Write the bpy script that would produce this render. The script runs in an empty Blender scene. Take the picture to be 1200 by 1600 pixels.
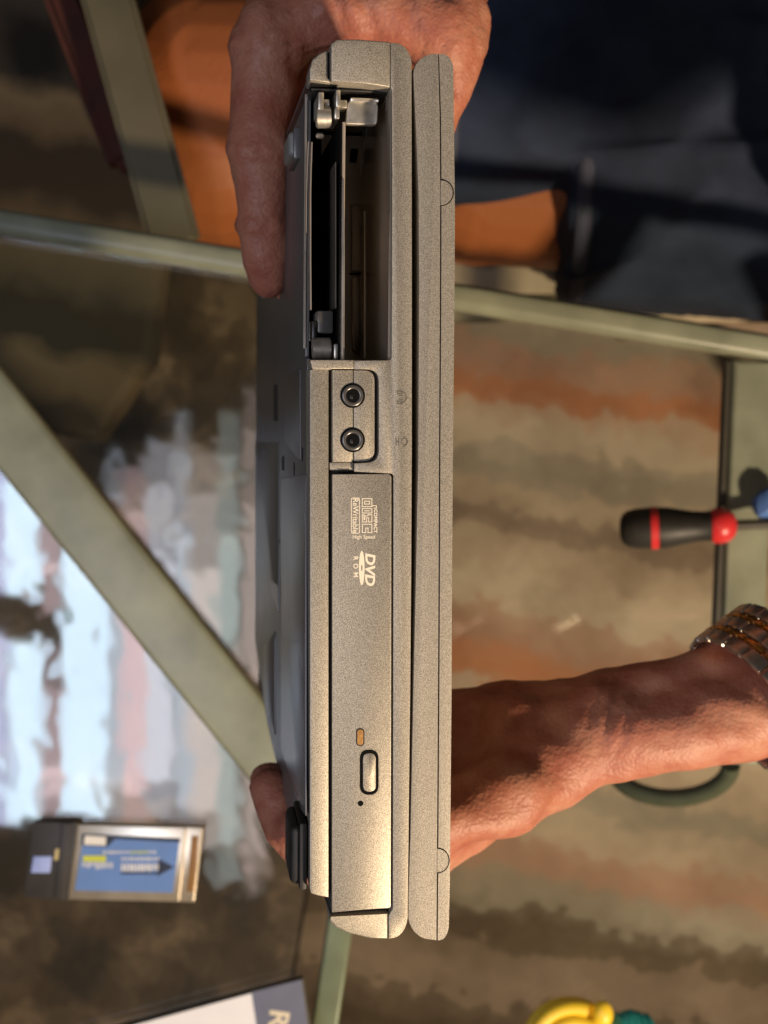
import bpy, bmesh, math, random
import numpy as np
from mathutils import Vector, Matrix, noise as mnoise

random.seed(7)
S = bpy.context.scene
C = S.collection
R = math.radians

# ------------------------------------------------------------------ camera
CAM_H = 1.62                      # camera height; table top is at 0.72, floor at 0
PXR = 1600 / 0.75                 # photo pixels per unit of tangent (48 mm lens, 36 mm tall sensor)
cam_d = bpy.data.cameras.new("camera")
cam_d.sensor_fit = 'VERTICAL'; cam_d.sensor_height = 36; cam_d.sensor_width = 27
cam_d.lens = 48
cam_d.clip_start = 0.02; cam_d.clip_end = 50
cam_d.dof.use_dof = True; cam_d.dof.focus_distance = 0.402; cam_d.dof.aperture_fstop = 17
cam = bpy.data.objects.new("camera", cam_d); C.objects.link(cam)
cam.location = (0, 0, CAM_H); cam.rotation_euler = (0, 0, 0)
S.camera = cam

# ------------------------------------------------------------------ world, lamps, exposure
w = bpy.data.worlds.new("World"); S.world = w; w.use_nodes = True
w.node_tree.nodes["Background"].inputs[0].default_value = (0.80, 0.62, 0.45, 1)
w.node_tree.nodes["Background"].inputs[1].default_value = 0.055

def area(name, loc, target, sx, sy, power, col, rotz=None):
    d = bpy.data.lights.new(name, 'AREA'); d.shape = 'RECTANGLE'; d.size = sx; d.size_y = sy
    d.energy = power; d.color = col
    o = bpy.data.objects.new(name, d); C.objects.link(o); o.location = loc
    if target is not None:
        o.rotation_euler = (Vector(target) - Vector(loc)).to_track_quat('-Z', 'Y').to_euler()
    return o
# warm evening lamp, low and to the lower right of the table
key_d = bpy.data.lights.new("warm_lamp", 'POINT'); key_d.energy = 142; key_d.color = (1.0, 0.77, 0.53)
key_d.shadow_soft_size = 0.06
key = bpy.data.objects.new("warm_lamp", key_d); C.objects.link(key); key.location = (0.80, -1.02, 1.84)
# cool lamps added overhead left, cut to draw the stripes mirrored in the glass
STRIPS = [(-30, 70, 'a', 640, 925), (-30, 70, 'a', 985, 1290), (32, 56, 'b', 700, 930), (36, 56, 'b', 1000, 1285), (76, 30, 'p', 690, 955), (80, 30, 'p', 1008, 1295), (130, 70, 'b', 800, 1278),
          (178, 26, 'g', 700, 1290), (208, 34, 'p', 730, 1300), (246, 44, 'c', 690, 1285), (284, 26, 'g', 640, 1320), (318, 44, 'd', 700, 1330), (356, 32, 'e', 640, 1380), (395, 34, 'f', 600, 1400)]
CO = {'f': (1.0, .80, .76), 'g': (.70, .76, .90), 'a': (.62, .66, 1.0), 'b': (.66, .82, 1.0), 'p': (1.0, .72, .78), 'c': (.85, .86, 1.0), 'd': (1.0, .86, .84), 'e': (.8, .9, .9)}
LV = {'f': 3.6, 'a': 8.0, 'b': 12.5, 'p': 7.6, 'g': 6.6, 'c': 8.0, 'd': 6.2, 'e': 4.6}
HS = 2.45                          # height of the added lamps
pm = (CAM_H - 0.72 + HS - 0.72) / PXR
for (u, wd, k, va, vb) in STRIPS:
    for (v0, v1, g) in ([(va, vb, 1)] if k in 'ab' else [(va, va + 70, .22), (va + 70, va + 190, .5), (va + 190, vb - 60, 1), (vb - 60, vb, .45)]):
        sx = wd * pm; sy = (v1 - v0) * pm
        area("reflection_lamp", ((u - 600) * pm, (800 - (v0 + v1) / 2) * pm, HS), None, sx, sy, LV[k] * g * math.pi * sx * sy, CO[k])

S.view_settings.view_transform = 'Standard'; S.view_settings.look = 'None'
S.view_settings.exposure = 0; S.view_settings.gamma = 1
S.cycles.use_denoising = True
S.cycles.max_bounces = 8; S.cycles.transparent_max_bounces = 12
S.cycles.sample_clamp_indirect = 6

# ------------------------------------------------------------------ helpers
def P(u, v, d):                    # photo pixel at a depth -> world point
    return Vector(((u - 600) / PXR * d, (800 - v) / PXR * d, CAM_H - d))

def obj(name, me, mat, parent=None):
    o = bpy.data.objects.new(name, me); C.objects.link(o)
    if mat is not None and len(me.materials) == 0: me.materials.append(mat)
    if parent is not None: o.parent = parent
    return o
def empty(name, loc=(0, 0, 0)):
    o = bpy.data.objects.new(name, None); C.objects.link(o); o.location = loc; o.empty_display_size = .02
    return o
def tag(o, label=None, cat=None, group=None, kind=None):
    if label: o['label'] = label
    if cat: o['category'] = cat
    if group: o['group'] = group
    if kind: o['kind'] = kind
    return o
def mesh_of(bm, name, smooth=True, angle=35):
    me = bpy.data.meshes.new(name)
    bmesh.ops.recalc_face_normals(bm, faces=bm.faces)
    bm.normal_update()
    ca = math.cos(R(angle))
    for e in bm.edges:
        if len(e.link_faces) == 2 and e.link_faces[0].normal.dot(e.link_faces[1].normal) < ca: e.smooth = False
    for f in bm.faces: f.smooth = smooth
    bm.to_mesh(me); bm.free()
    return me
def put_parent(o, parent):         # parent while keeping the world placement (parents here are never rotated before use)
    o.parent = parent; o.matrix_parent_inverse = parent.matrix_basis.inverted()
    return o

def rpoly(pts, seg=5):             # polygon with rounded corners: (x, y[, radius])
    out = []; n = len(pts)
    for i, p in enumerate(pts):
        r = p[2] if len(p) > 2 else 0
        c = Vector(p[:2])
        if r <= 0: out.append((c.x, c.y)); continue
        a = (Vector(pts[i - 1][:2]) - c); b = (Vector(pts[(i + 1) % n][:2]) - c)
        la, lb = a.length, b.length; a.normalize(); b.normalize()
        ang = a.angle(b); t = min(r / math.tan(ang / 2), la * .499, lb * .499)
        p0 = c + a * t; p1 = c + b * t
        for k in range(seg + 1):
            s = k / seg
            q = p0 * (1 - s) ** 2 + c * 2 * s * (1 - s) + p1 * s * s
            out.append((q.x, q.y))
    return out

def prism_bm(pts, z0, z1, bevels=()):
    """outline pts (xy) from z0 up to z1; bevels: list of (predicate(mid)->bool, width, segments) on the top rim"""
    bm = bmesh.new()
    vs = [bm.verts.new((x, y, z1)) for x, y in pts]
    f = bm.faces.new(vs)
    bm.normal_update()
    if f.normal.z < 0: f.normal_flip()
    r = bmesh.ops.extrude_face_region(bm, geom=[f])
    nv = [g for g in r['geom'] if isinstance(g, bmesh.types.BMVert)]
    # the extruded copy becomes the floor or the roof: move it down
    for v in nv: v.co.z = z0
    bm.normal_update()
    for pred, wd, sg in bevels:
        es = [e for e in bm.edges if abs(e.verts[0].co.z - z1) < 1e-7 and abs(e.verts[1].co.z - z1) < 1e-7
              and any(abs(fc.normal.z) < .5 for fc in e.link_faces) and pred((e.verts[0].co + e.verts[1].co) / 2)]
        if es:
            bmesh.ops.bevel(bm, geom=es, offset=wd, segments=sg, profile=.5, affect='EDGES', clamp_overlap=True)
            bm.normal_update()
    return bm
ALL = lambda m: True
def box_bm(cx, cy, cz, sx, sy, sz, bev=0, seg=2):
    bm = bmesh.new(); bmesh.ops.create_cube(bm, size=1)
    bmesh.ops.scale(bm, vec=(sx, sy, sz), verts=bm.verts)
    if bev > 0: bmesh.ops.bevel(bm, geom=bm.edges[:], offset=bev, segments=seg, profile=.5, affect='EDGES', clamp_overlap=True)
    bmesh.ops.translate(bm, vec=(cx, cy, cz), verts=bm.verts)
    return bm
def cyl_bm(p0, p1, r0, r1=None, n=24, cap=True, bm=None):
    bm = bm or bmesh.new(); r1 = r0 if r1 is None else r1
    p0, p1 = Vector(p0), Vector(p1); q = (p1 - p0).to_track_quat('Z', 'Y')
    A = []; B = []
    for k in range(n):
        a = 2 * math.pi * k / n; d = q @ Vector((math.cos(a), math.sin(a), 0))
        A.append(bm.verts.new(p0 + d * r0)); B.append(bm.verts.new(p1 + d * r1))
    for k in range(n): bm.faces.new((A[k], A[(k + 1) % n], B[(k + 1) % n], B[k]))
    if cap: bm.faces.new(A[::-1]); bm.faces.new(B)
    return bm
def lathe_bm(p0, axis, prof, n=32):
    """prof: (distance along axis, radius)"""
    bm = bmesh.new(); p0 = Vector(p0); q = Vector(axis).to_track_quat('Z', 'Y'); ax = Vector(axis).normalized()
    rings = []
    for t, r in prof:
        rings.append([bm.verts.new(p0 + ax * t + q @ Vector((math.cos(2 * math.pi * k / n) * r, math.sin(2 * math.pi * k / n) * r, 0))) for k in range(n)])
    for a, b in zip(rings, rings[1:]):
        for k in range(n): bm.faces.new((a[k], a[(k + 1) % n], b[(k + 1) % n], b[k]))
    bm.faces.new(rings[0][::-1]); bm.faces.new(rings[-1])
    bmesh.ops.remove_doubles(bm, verts=bm.verts, dist=1e-6)
    return bm
def tube_bm(pts, rad, n=12, closed=False, bm=None):
    bm = bm or bmesh.new(); pts = [Vector(p) for p in pts]; m = len(pts)
    rads = rad if isinstance(rad, (list, tuple)) else [rad] * m
    up = Vector((0, 0, 1)); rings = []
    for i, p in enumerate(pts):
        a = pts[i - 1] if (i > 0 or closed) else p; b = pts[(i + 1) % m] if (i < m - 1 or closed) else p
        t = (b - a).normalized(); s = t.cross(up)
        if s.length < 1e-4: s = t.cross(Vector((0, 1, 0)))
        s.normalize(); q = s.cross(t)
        rings.append([bm.verts.new(p + (s * math.cos(2 * math.pi * k / n) + q * math.sin(2 * math.pi * k / n)) * rads[i]) for k in range(n)])
    prs = list(zip(rings, rings[1:])) + ([(rings[-1], rings[0])] if closed else [])
    for a, b in prs:
        for k in range(n): bm.faces.new((a[k], a[(k + 1) % n], b[(k + 1) % n], b[k]))
    if not closed: bm.faces.new(rings[0][::-1]); bm.faces.new(rings[-1])
    return bm
def ribbon_bm(lines, wd, z0, z1):
    """flat raised strokes: polylines in xy"""
    bm = bmesh.new()
    for ln in lines:
        closed = ln[0] == ln[-1]
        pts = [Vector(p) for p in (ln[:-1] if closed else ln)]; m = len(pts)
        L, Rr = [], []
        for i, p in enumerate(pts):
            a = pts[i - 1] if (i > 0 or closed) else p; b = pts[(i + 1) % m] if (i < m - 1 or closed) else p
            d1 = (p - a); d2 = (b - p)
            if d1.length < 1e-9: d1 = d2
            if d2.length < 1e-9: d2 = d1
            d1.normalize(); d2.normalize()
            t = (d1 + d2)
            t = t.normalized() if t.length > 1e-6 else d1
            nn = Vector((-t.y, t.x)); k = 1 / max(.5, nn.dot(Vector((-d1.y, d1.x))))
            L.append(p + nn * wd / 2 * k); Rr.append(p - nn * wd / 2 * k)
        vt = [[bm.verts.new((q.x, q.y, z)) for q in (L[i], Rr[i]) for z in (z1, z0)] for i in range(m)]
        rng = range(m if closed else m - 1)
        for i in rng:
            a, b = vt[i], vt[(i + 1) % m]
            bm.faces.new((a[0], b[0], b[2], a[2])); bm.faces.new((a[1], a[0], b[0], b[1])) if False else None
            bm.faces.new((a[1], b[1], b[0], a[0])); bm.faces.new((a[2], b[2], b[3], a[3]))
    return bm
def text_mesh(s, size, bold=0.0, shear=0.0, extr=0.0):
    cu = bpy.data.curves.new("lettering", 'FONT'); cu.body = s; cu.size = size; cu.offset = bold; cu.shear = shear
    cu.extrude = extr; cu.align_x = 'CENTER'; cu.align_y = 'CENTER'; cu.resolution_u = 3
    o = bpy.data.objects.new("lettering", cu); C.objects.link(o)
    dg = bpy.context.evaluated_depsgraph_get()
    me = bpy.data.meshes.new_from_object(o.evaluated_get(dg))
    bpy.data.objects.remove(o); bpy.data.curves.remove(cu)
    me.materials.clear()
    return me
def xform(me, M):
    me.transform(M); return me

# ------------------------------------------------------------------ materials
def new_mat(name):
    m = bpy.data.materials.new(name); m.use_nodes = True
    nt = m.node_tree; b = nt.nodes["Principled BSDF"]
    return m, nt, b
def N(nt, t, **kw):
    n = nt.nodes.new(t)
    for k, v in kw.items():
        if k.startswith('i_'):
            n.inputs[k[2:].replace('_', ' ')].default_value = v
        else: setattr(n, k, v)
    return n
def coord(nt, scale=(1, 1, 1), kind='Object', rot=(0, 0, 0)):
    tc = N(nt, 'ShaderNodeTexCoord'); mp = N(nt, 'ShaderNodeMapping')
    mp.inputs['Scale'].default_value = scale; mp.inputs['Rotation'].default_value = rot
    nt.links.new(tc.outputs[kind], mp.inputs[0]); return mp.outputs[0]
def ramp(nt, stops, interp='LINEAR'):
    r = N(nt, 'ShaderNodeValToRGB'); r.color_ramp.interpolation = interp
    els = r.color_ramp.elements
    while len(els) < len(stops): els.new(.5)
    for e, (p, c) in zip(els, stops): e.position = p; e.color = (*c, 1)
    return r
def plain(name, col, rough=.5, metal=0, var=.12, vscale=60, bump=0, bscale=400, spec=None, coat=0):
    m, nt, b = new_mat(name)
    b.inputs['Roughness'].default_value = rough; b.inputs['Metallic'].default_value = metal
    if coat: b.inputs['Coat Weight'].default_value = coat
    if spec is not None: b.inputs['Specular IOR Level'].default_value = spec
    v = coord(nt)
    n = N(nt, 'ShaderNodeTexNoise', i_Scale=vscale, i_Detail=4.0); nt.links.new(v, n.inputs['Vector'])
    r = ramp(nt, [(.3, tuple(c * (1 - var) for c in col)), (.7, tuple(min(1, c * (1 + var)) for c in col))])
    nt.links.new(n.outputs[0], r.inputs[0]); nt.links.new(r.outputs[0], b.inputs['Base Color'])
    rr = N(nt, 'ShaderNodeMapRange'); rr.inputs['To Min'].default_value = max(.02, rough - .06); rr.inputs['To Max'].default_value = rough + .06
    nt.links.new(n.outputs[0], rr.inputs[0]); nt.links.new(rr.outputs[0], b.inputs['Roughness'])
    if bump:
        n2 = N(nt, 'ShaderNodeTexNoise', i_Scale=bscale, i_Detail=3.0); nt.links.new(v, n2.inputs['Vector'])
        bp = N(nt, 'ShaderNodeBump', i_Strength=1.0, i_Distance=bump); nt.links.new(n2.outputs[0], bp.inputs['Height'])
        nt.links.new(bp.outputs[0], b.inputs['Normal'])
    return m
def silver(name, col, rough=.42, metal=.75, speck=.46):
    """silver flake paint: fine bright and dark specks"""
    m, nt, b = new_mat(name)
    v = coord(nt); v.node.inputs['Rotation'].default_value = (.61, .83, .37)
    n1 = N(nt, 'ShaderNodeTexNoise', i_Scale=4200.0, i_Detail=1.0); nt.links.new(v, n1.inputs['Vector'])
    n2 = N(nt, 'ShaderNodeTexNoise', i_Scale=14.0, i_Detail=3.0); nt.links.new(v, n2.inputs['Vector'])
    r = ramp(nt, [(.32, tuple(c * (1 - speck) for c in col)), (.5, col), (.70, tuple(min(1, c * (1 + speck * 1.1)) for c in col))])
    nt.links.new(n1.outputs[0], r.inputs[0])
    mx = N(nt, 'ShaderNodeMix', data_type='RGBA', blend_type='MULTIPLY'); mx.inputs[0].default_value = .25
    r2 = ramp(nt, [(.35, (.72, .70, .66)), (.65, (1, 1, 1))]); nt.links.new(n2.outputs[0], r2.inputs[0])
    nt.links.new(r.outputs[0], mx.inputs[6]); nt.links.new(r2.outputs[0], mx.inputs[7])
    nt.links.new(mx.outputs[2], b.inputs['Base Color'])
    b.inputs['Metallic'].default_value = metal; b.inputs['Roughness'].default_value = rough
    bp = N(nt, 'ShaderNodeBump', i_Strength=.55, i_Distance=.00006); nt.links.new(n1.outputs[0], bp.inputs['Height'])
    nt.links.new(bp.outputs[0], b.inputs['Normal'])
    return m

M_sil = silver('silver_flake_paint', (.385, .350, .288), rough=.50, metal=.5, speck=.52)
M_lid = silver('silver_flake_lid', (.36, .328, .275), rough=.50, metal=.5, speck=.50)
M_under = plain('grey_underside_plastic', (.105, .10, .098), rough=.34, var=.08, vscale=30)
M_under2 = plain('grey_cover_plastic', (.12, .115, .115), rough=.30, var=.08, vscale=30)
M_dark = plain('black_plastic', (.012, .011, .010), rough=.42)
M_vent = plain('vent_dark', (.016, .014, .013), rough=.7)  # dark plates in this colour stand for shade inside slots and recesses
M_void = plain('void_shade', (.004, .004, .004), rough=.8, spec=.1)  # near-black stands for the shade inside holes, gaps and the bay
M_steel = plain('bay_steel', (.42, .35, .28), rough=.20, metal=.5, var=.25, vscale=22)
M_shim = plain('divider_steel', (.52, .44, .35), rough=.40, metal=.3, var=.2, vscale=60)
M_bright = plain('cut_steel_edge', (.80, .74, .64), rough=.28, metal=.8, var=.1)
M_boss = plain('die_cast_metal', (.55, .52, .46), rough=.38, metal=.8, var=.2, vscale=300, bump=.00004, bscale=900)
M_icon = plain('icon_relief_shade', (.17, .155, .125), rough=.5, metal=.3)
M_print = plain('pale_print', (.86, .78, .62), rough=.6, var=.05)
M_jack = plain('jack_ring', (.10, .095, .09), rough=.30, metal=.3)
M_brass = plain('amber_light_guide', (.42, .23, .08), rough=.25, var=.25, vscale=900)
M_rub = plain('rubber', (.018, .016, .015), rough=.6, var=.3, vscale=200)
M_rubg = plain('grey_rubber', (.22, .215, .20), rough=.45)

# ------------------------------------------------------------------ laptop (held on edge, its side faces the camera)
zL = Vector((0.146, -0.085, 1)).normalized()
yL = (Vector((0, 1, 0)) - zL * zL.y).normalized()
xL = yL.cross(zL)
ML = Matrix((xL, yL, zL)).transposed().to_4x4(); ML.translation = (0, 0, CAM_H - .4)
MLi = ML.inverted()
laptop = empty('laptop'); laptop.matrix_world = ML
tag(laptop, 'silver laptop held on edge by two hands, closed, with an empty drive bay', 'laptop')
O_l = MLi @ Vector((0, 0, CAM_H))
def Lp(u, v, z=0.0):               # photo pixel -> laptop local xy on the plane at local height z
    d = (MLi.to_3x3() @ Vector(((u - 600) / PXR, (800 - v) / PXR, -1)))
    t = (z - O_l.z) / d.z; q = O_l + d * t
    return (q.x, q.y)
XU = Lp(484, 760)[0]               # the underside plane
def Up(u, v, x=None):              # photo pixel -> (y, z) on the underside plane
    x = XU if x is None else x
    d = (MLi.to_3x3() @ Vector(((u - 600) / PXR, (800 - v) / PXR, -1)))
    t = (x - O_l.x) / d.x; q = O_l + d * t
    return (q.y, q.z)
def lpoly(pts, seg=5):             # rounded px polygon -> local
    return [Lp(u, v) for u, v in rpoly(pts, seg)]
PX = .4 / PXR
def lpart(name, pts, z0, z1, mat, bev=((ALL, .00025, 2),), parent=laptop, seg=5):
    return obj(name, mesh_of(prism_bm(lpoly(pts, seg), z0, z1, bev), name), mat, parent)
def lx(u): return Lp(u, 760)[0]
def ly(v): return Lp(600, v)[1]
def lbox(name, u0, u1, v0, v1, z0, z1, mat, bev=.0003, parent=laptop):
    a = Lp(u0, v0); b = Lp(u1, v1)
    return obj(name, mesh_of(box_bm((a[0] + b[0]) / 2, (a[1] + b[1]) / 2, (z0 + z1) / 2, abs(b[0] - a[0]), abs(a[1] - b[1]), z1 - z0, bev), name), mat, parent)

def arc(cu, cv, ru, rv, a0, a1, n=12):
    return [(cu + ru * math.cos(R(a0 + (a1 - a0) * k / n)), cv - rv * math.sin(R(a0 + (a1 - a0) * k / n))) for k in range(n + 1)]
# upper shell: one rail along the keyboard deck that widens round the audio panel
shell = [(610.5, 66.5)] + arc(617, 100, 26, 33, 88, 0, 9) + [(643.5, 400), (643.5, 700), (642.5, 900), (641, 1080), (638.5, 1300)] + arc(611, 1430, 26, 36, 0, -88, 9) + [(607.5, 1467.5),
         (607.5, 1431), (614, 1420, 4), (614.5, 1100), (615, 740, 6), (553.5, 737), (553.5, 724), (592, 722, 19), (592, 577, 19), (553.5, 577), (553.5, 563.5), (612, 563, 6), (613, 300), (612.5, 141, 4), (610.5, 137)]
XR = Lp(634, 760)[0]
up = lpart('upper_shell', shell, -.012, 0, M_sil, ((lambda m: m.x > XR and True, .0026, 5), (lambda m: m.x < XR - .0006, .00022, 2)))
# deck body behind the rail
dk = [(614, 84), (636, 92), (640.5, 110), (640.5, 700), (638, 1080), (634, 1430), (626, 1448), (612, 1460)]
obj('deck_body', mesh_of(prism_bm(lpoly(dk), -.305, -.0122), 'deck_body'), M_sil, laptop)
# chassis: front blocks above and below the bay, rear block behind it
obj('chassis', mesh_of(prism_bm(lpoly([(488.5, 108), (498, 90), (520, 74), (613.6, 76), (613.6, 128), (488.5, 128)]), -.13, -.0035), 'chassis'), M_dark, laptop)
obj('chassis', mesh_of(prism_bm(lpoly([(488.5, 564), (613.6, 564), (613.6, 1458), (532, 1448), (518, 1436), (507, 1404), (488.5, 1394)]), -.13, -.0032), 'chassis'), M_dark, laptop)
obj('chassis', mesh_of(prism_bm(lpoly([(488.5, 108), (498, 90), (520, 74), (613.6, 76), (613.6, 1458), (532, 1448), (518, 1436), (507, 1404), (488.5, 1394)]), -.300, -.1305), 'chassis'), M_void, laptop)

# corner caps
lpart('corner_cap', [(517, 68, 5), (526, 61.5, 4), (560, 61.5), (609.5, 65.5), (609.5, 137), (570, 131), (517, 127)], -.012, .0002, M_sil, ((ALL, .0005, 3),))
lpart('corner_step', [(484.5, 106, 6), (489, 90, 8), (502, 80, 8), (513, 76), (513, 120), (517, 122), (517, 128), (486, 124), (484.5, 122)], -.012, -.0016, M_sil, ((ALL, .0005, 3),))
lpart('corner_cap', [(517, 1432.5), (606.3, 1428), (606.3, 1468), (580, 1467), (545, 1459), (524, 1449, 8), (516, 1440)], -.012, 0, M_sil, ((lambda m: m.y < Lp(600, 1438)[1], .0007, 3),))
# side strip of the bottom cover
lpart('side_strip', [(484, 578), (513.5, 578), (513.5, 1403), (497, 1400), (487, 1397, 3), (484, 1388)], -.012, -.0006, M_sil, ((lambda m: m.x < lx(490), .0006, 3), (lambda m: m.x > lx(490), .0004, 2)))
lpart('ledge', [(484, 562, 2), (552.5, 562.5), (552.5, 576.5), (519, 576.5), (516, 577.5), (488, 577.5, 2)], -.012, .0003, M_sil, ((ALL, .0004, 3),))
lpart('ledge', [(516, 723, 1), (552.5, 723), (552.5, 735.5), (516, 735)], -.012, -.0012, M_sil, ((ALL, .0003, 2),))
lpart('audio_panel', [(519.5, 578.5), (551.8, 578.5), (551.8, 722), (519.5, 722)], -.012, -.0009, M_sil, ((lambda m: m.x < lx(522), .0005, 3), (lambda m: m.x > lx(522), .00015, 2)))
apr = lpart('audio_panel', [(553.2, 578.5), (586, 578.5, 19), (586, 721, 19), (553.2, 721)], -.012, -.0009, M_sil, ((ALL, .00025, 2),))
def ring_bm(c, r0, r1, z0, z1, n=40):
    bm = bmesh.new(); V = []
    for k in range(n):
        a = 2 * math.pi * k / n; cs, sn = math.cos(a), math.sin(a)
        V.append([bm.verts.new((c[0] + cs * r, c[1] + sn * r, z)) for r, z in ((r0, z0), (r0, z1), ((r0 * .7 + r1 * .3), z1 + .0002), ((r0 * .3 + r1 * .7), z1 + .0002), (r1, z1), (r1, z0))])
    for k in range(n):
        a, b = V[k], V[(k + 1) % n]
        for i in range(5): bm.faces.new((a[i], b[i], b[i + 1], a[i + 1]))
    return bm
for v in (618, 687.5):
    c = Lp(551.5, v)
    jk = empty('audio_jack'); jk.parent = laptop
    obj('socket_well', mesh_of(cyl_bm((c[0], c[1], -.010), (c[0], c[1], -.00075), 19.3 * PX, n=40), 'socket_well'), M_void, jk)
    obj('socket_ring', mesh_of(ring_bm(c, 10.6 * PX, 16.4 * PX, -.006, -.0005), 'socket_ring'), M_jack, jk)
    obj('socket_hole', mesh_of(cyl_bm((c[0], c[1], -.008), (c[0], c[1], -.00062), 11 * PX, n=32), 'socket_hole'), M_void, jk)
    obj('contact', mesh_of(box_bm(c[0] - .0004, c[1] - .0003, -.0006, .0009, .0013, .0004, .0002), 'contact'), M_dark, jk)

# raised icons on the rail, darkened to stand for shade in their relief
def strokes(name, lines, wd, z0, z1, mat, parent=laptop):
    return obj(name, mesh_of(ribbon_bm([[Lp(*p) for p in ln] for ln in lines], wd * PX, z0, z1), name), mat, parent)
strokes('headphone_symbol', [arc(626, 621, 9, 9, -95, 95), [(621, 611), (628, 611), (628, 615), (621, 615), (621, 611)], [(621, 627), (628, 627), (628, 631), (621, 631), (621, 627)], [(623, 618), (630, 618)], [(623, 624), (630, 624)]], 1.6, -.0004, .00008, M_icon)
strokes('microphone_symbol', [arc(632, 690, 5, 5, 0, 360) , arc(629, 690, 7, 8, -90, 90), [(619, 684), (619, 696)], [(619, 690), (624, 690)], [(623, 683), (623, 697)]], 1.5, -.0004, .00008, M_icon)

# optical drive
drive = lpart('optical_drive', [(519.5, 741.5, 1), (611.5, 741, 6), (611, 1100), (610.5, 1418.5, 5), (570, 1421), (519, 1425.5, 1)], -.012, 0.0, M_sil, ((lambda m: m.x < lx(524), .0009, 4), (lambda m: m.x > lx(524), .0003, 2)))
lpart('logo_seat', [(530, 775)] + [(531, 775), (531, 776)], -.002, -.001, M_dark) if False else None
ZP = .00006
# compact disc mark (reads downwards)
cd = [[(566, 779), (581, 779), (581, 791.5), (566, 791.5), (566, 779)], [(569.5, 783), (577.5, 783), (577.5, 787.5), (569.5, 787.5), (569.5, 783)],
      [(566, 794.5), (581, 794.5), (581, 801.5), (566, 801.5), (566, 794.5)], [(569, 798), (578, 798)],
      [(566, 804), (566, 815.5), (573, 815.5), (573, 809), (576, 809), (576, 815.5), (581, 815.5), (581, 804), (575, 804), (575, 806), (570, 806), (570, 812), (568.6, 812), (568.6, 804), (566, 804)],
      [(566, 819), (581, 819), (581, 832), (575, 832), (575, 825), (571.5, 825), (571.5, 832), (566, 832), (566, 819)],
      [(581, 790), (588, 790), (588, 794), (584, 794)]]
strokes('disc_mark', cd, 1.15, -.0002, ZP, M_print, drive)
bx = rpoly([(549, 778, 2), (561.5, 778, 2), (561.5, 833, 2), (549, 833, 2)], 3)
strokes('disc_mark_frame', [bx + [bx[0]]], 1.1, -.0002, ZP, M_print, drive)
def ltext(s, u, v, size_px, name, rot=-90, sx=1.0, bold=.0, shear=0.0, parent=None):
    me = text_mesh(s, size_px * PX, bold * PX, shear)
    c = Lp(u, v)
    xform(me, Matrix.Translation((c[0], c[1], ZP)) @ Matrix.Rotation(R(rot), 4, 'Z') @ Matrix.Diagonal((sx, 1, 1, 1)))
    return obj(name, me, M_print, parent or drive)
ltext('ReWritable', 555, 805.5, 12.5, 'rewritable_lettering', sx=.93, bold=.12)
ltext('COMPACT', 586.5, 814, 7.6, 'compact_lettering', sx=1.02, bold=.2)
ltext('High Speed', 568.5, 839, 8.6, 'high_speed_lettering', rot=0, sx=.92, bold=.08)
# DVD mark
ltext('DVD', 577.5, 889, 21, 'dvd_lettering', sx=1.16, bold=.75, shear=.18)
def ell(cu, cv, ru, rv, n=28): return [(cu + ru * math.cos(2 * math.pi * k / n), cv + rv * math.sin(2 * math.pi * k / n)) for k in range(n)]
def ellring(name, cu, cv, ru, rv, iu, iv, mat, parent):
    bm = bmesh.new(); A = [bm.verts.new((*Lp(*p), ZP)) for p in ell(cu, cv, ru, rv)]; B = [bm.verts.new((*Lp(*p), ZP)) for p in ell(cu, cv, iu, iv)]
    for k in range(28): bm.faces.new((A[k], A[(k + 1) % 28], B[(k + 1) % 28], B[k]))
    return obj(name, mesh_of(bm, name), mat, parent)
ellring('disc_ellipse', 565.2, 887.5, 4.4, 27, 1.2, 5, M_print, drive)
for s, v in (('R', 872), ('O', 884.5), ('M', 898)): ltext(s, 555.5, v, 10.5, 'rom_lettering', bold=.25)
# indicator, eject button, pinhole
def pill(cu, cv, hw, hh, seg=8): return [(cu - hw, cv - hh, hw), (cu + hw, cv - hh, hw), (cu + hw, cv + hh, hw), (cu - hw, cv + hh, hw)]
lpart('indicator_rim', pill(562.8, 1151.7, 6.6, 14), -.003, .00005, M_dark, (), drive, 8)
lpart('indicator_light', pill(562.8, 1151.7, 4.8, 12), -.003, .00016, M_brass, ((ALL, .0004, 3),), drive, 8)
eb = lpart('eject_recess', pill(577.3, 1206.5, 16.2, 37), -.003, .00005, M_sil, ((ALL, .00003, 1),), drive, 10)
lpart('eject_gap', pill(576.8, 1206.5, 14.6, 35.4), -.003, .00011, M_void, (), drive, 10)
lpart('eject_button', pill(577, 1206.5, 10.0, 30), -.003, .00035, M_sil, ((ALL, .00022, 2),), drive, 10)
lpart('emergency_hole', ell(563.3, 1255.3, 4.4, 4.4, 20), -.003, .00006, M_void, (), drive)
lbox('bay_gap', 530, 548, 735.5, 739.5, -.004, -.0007, M_void, 0)

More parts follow.
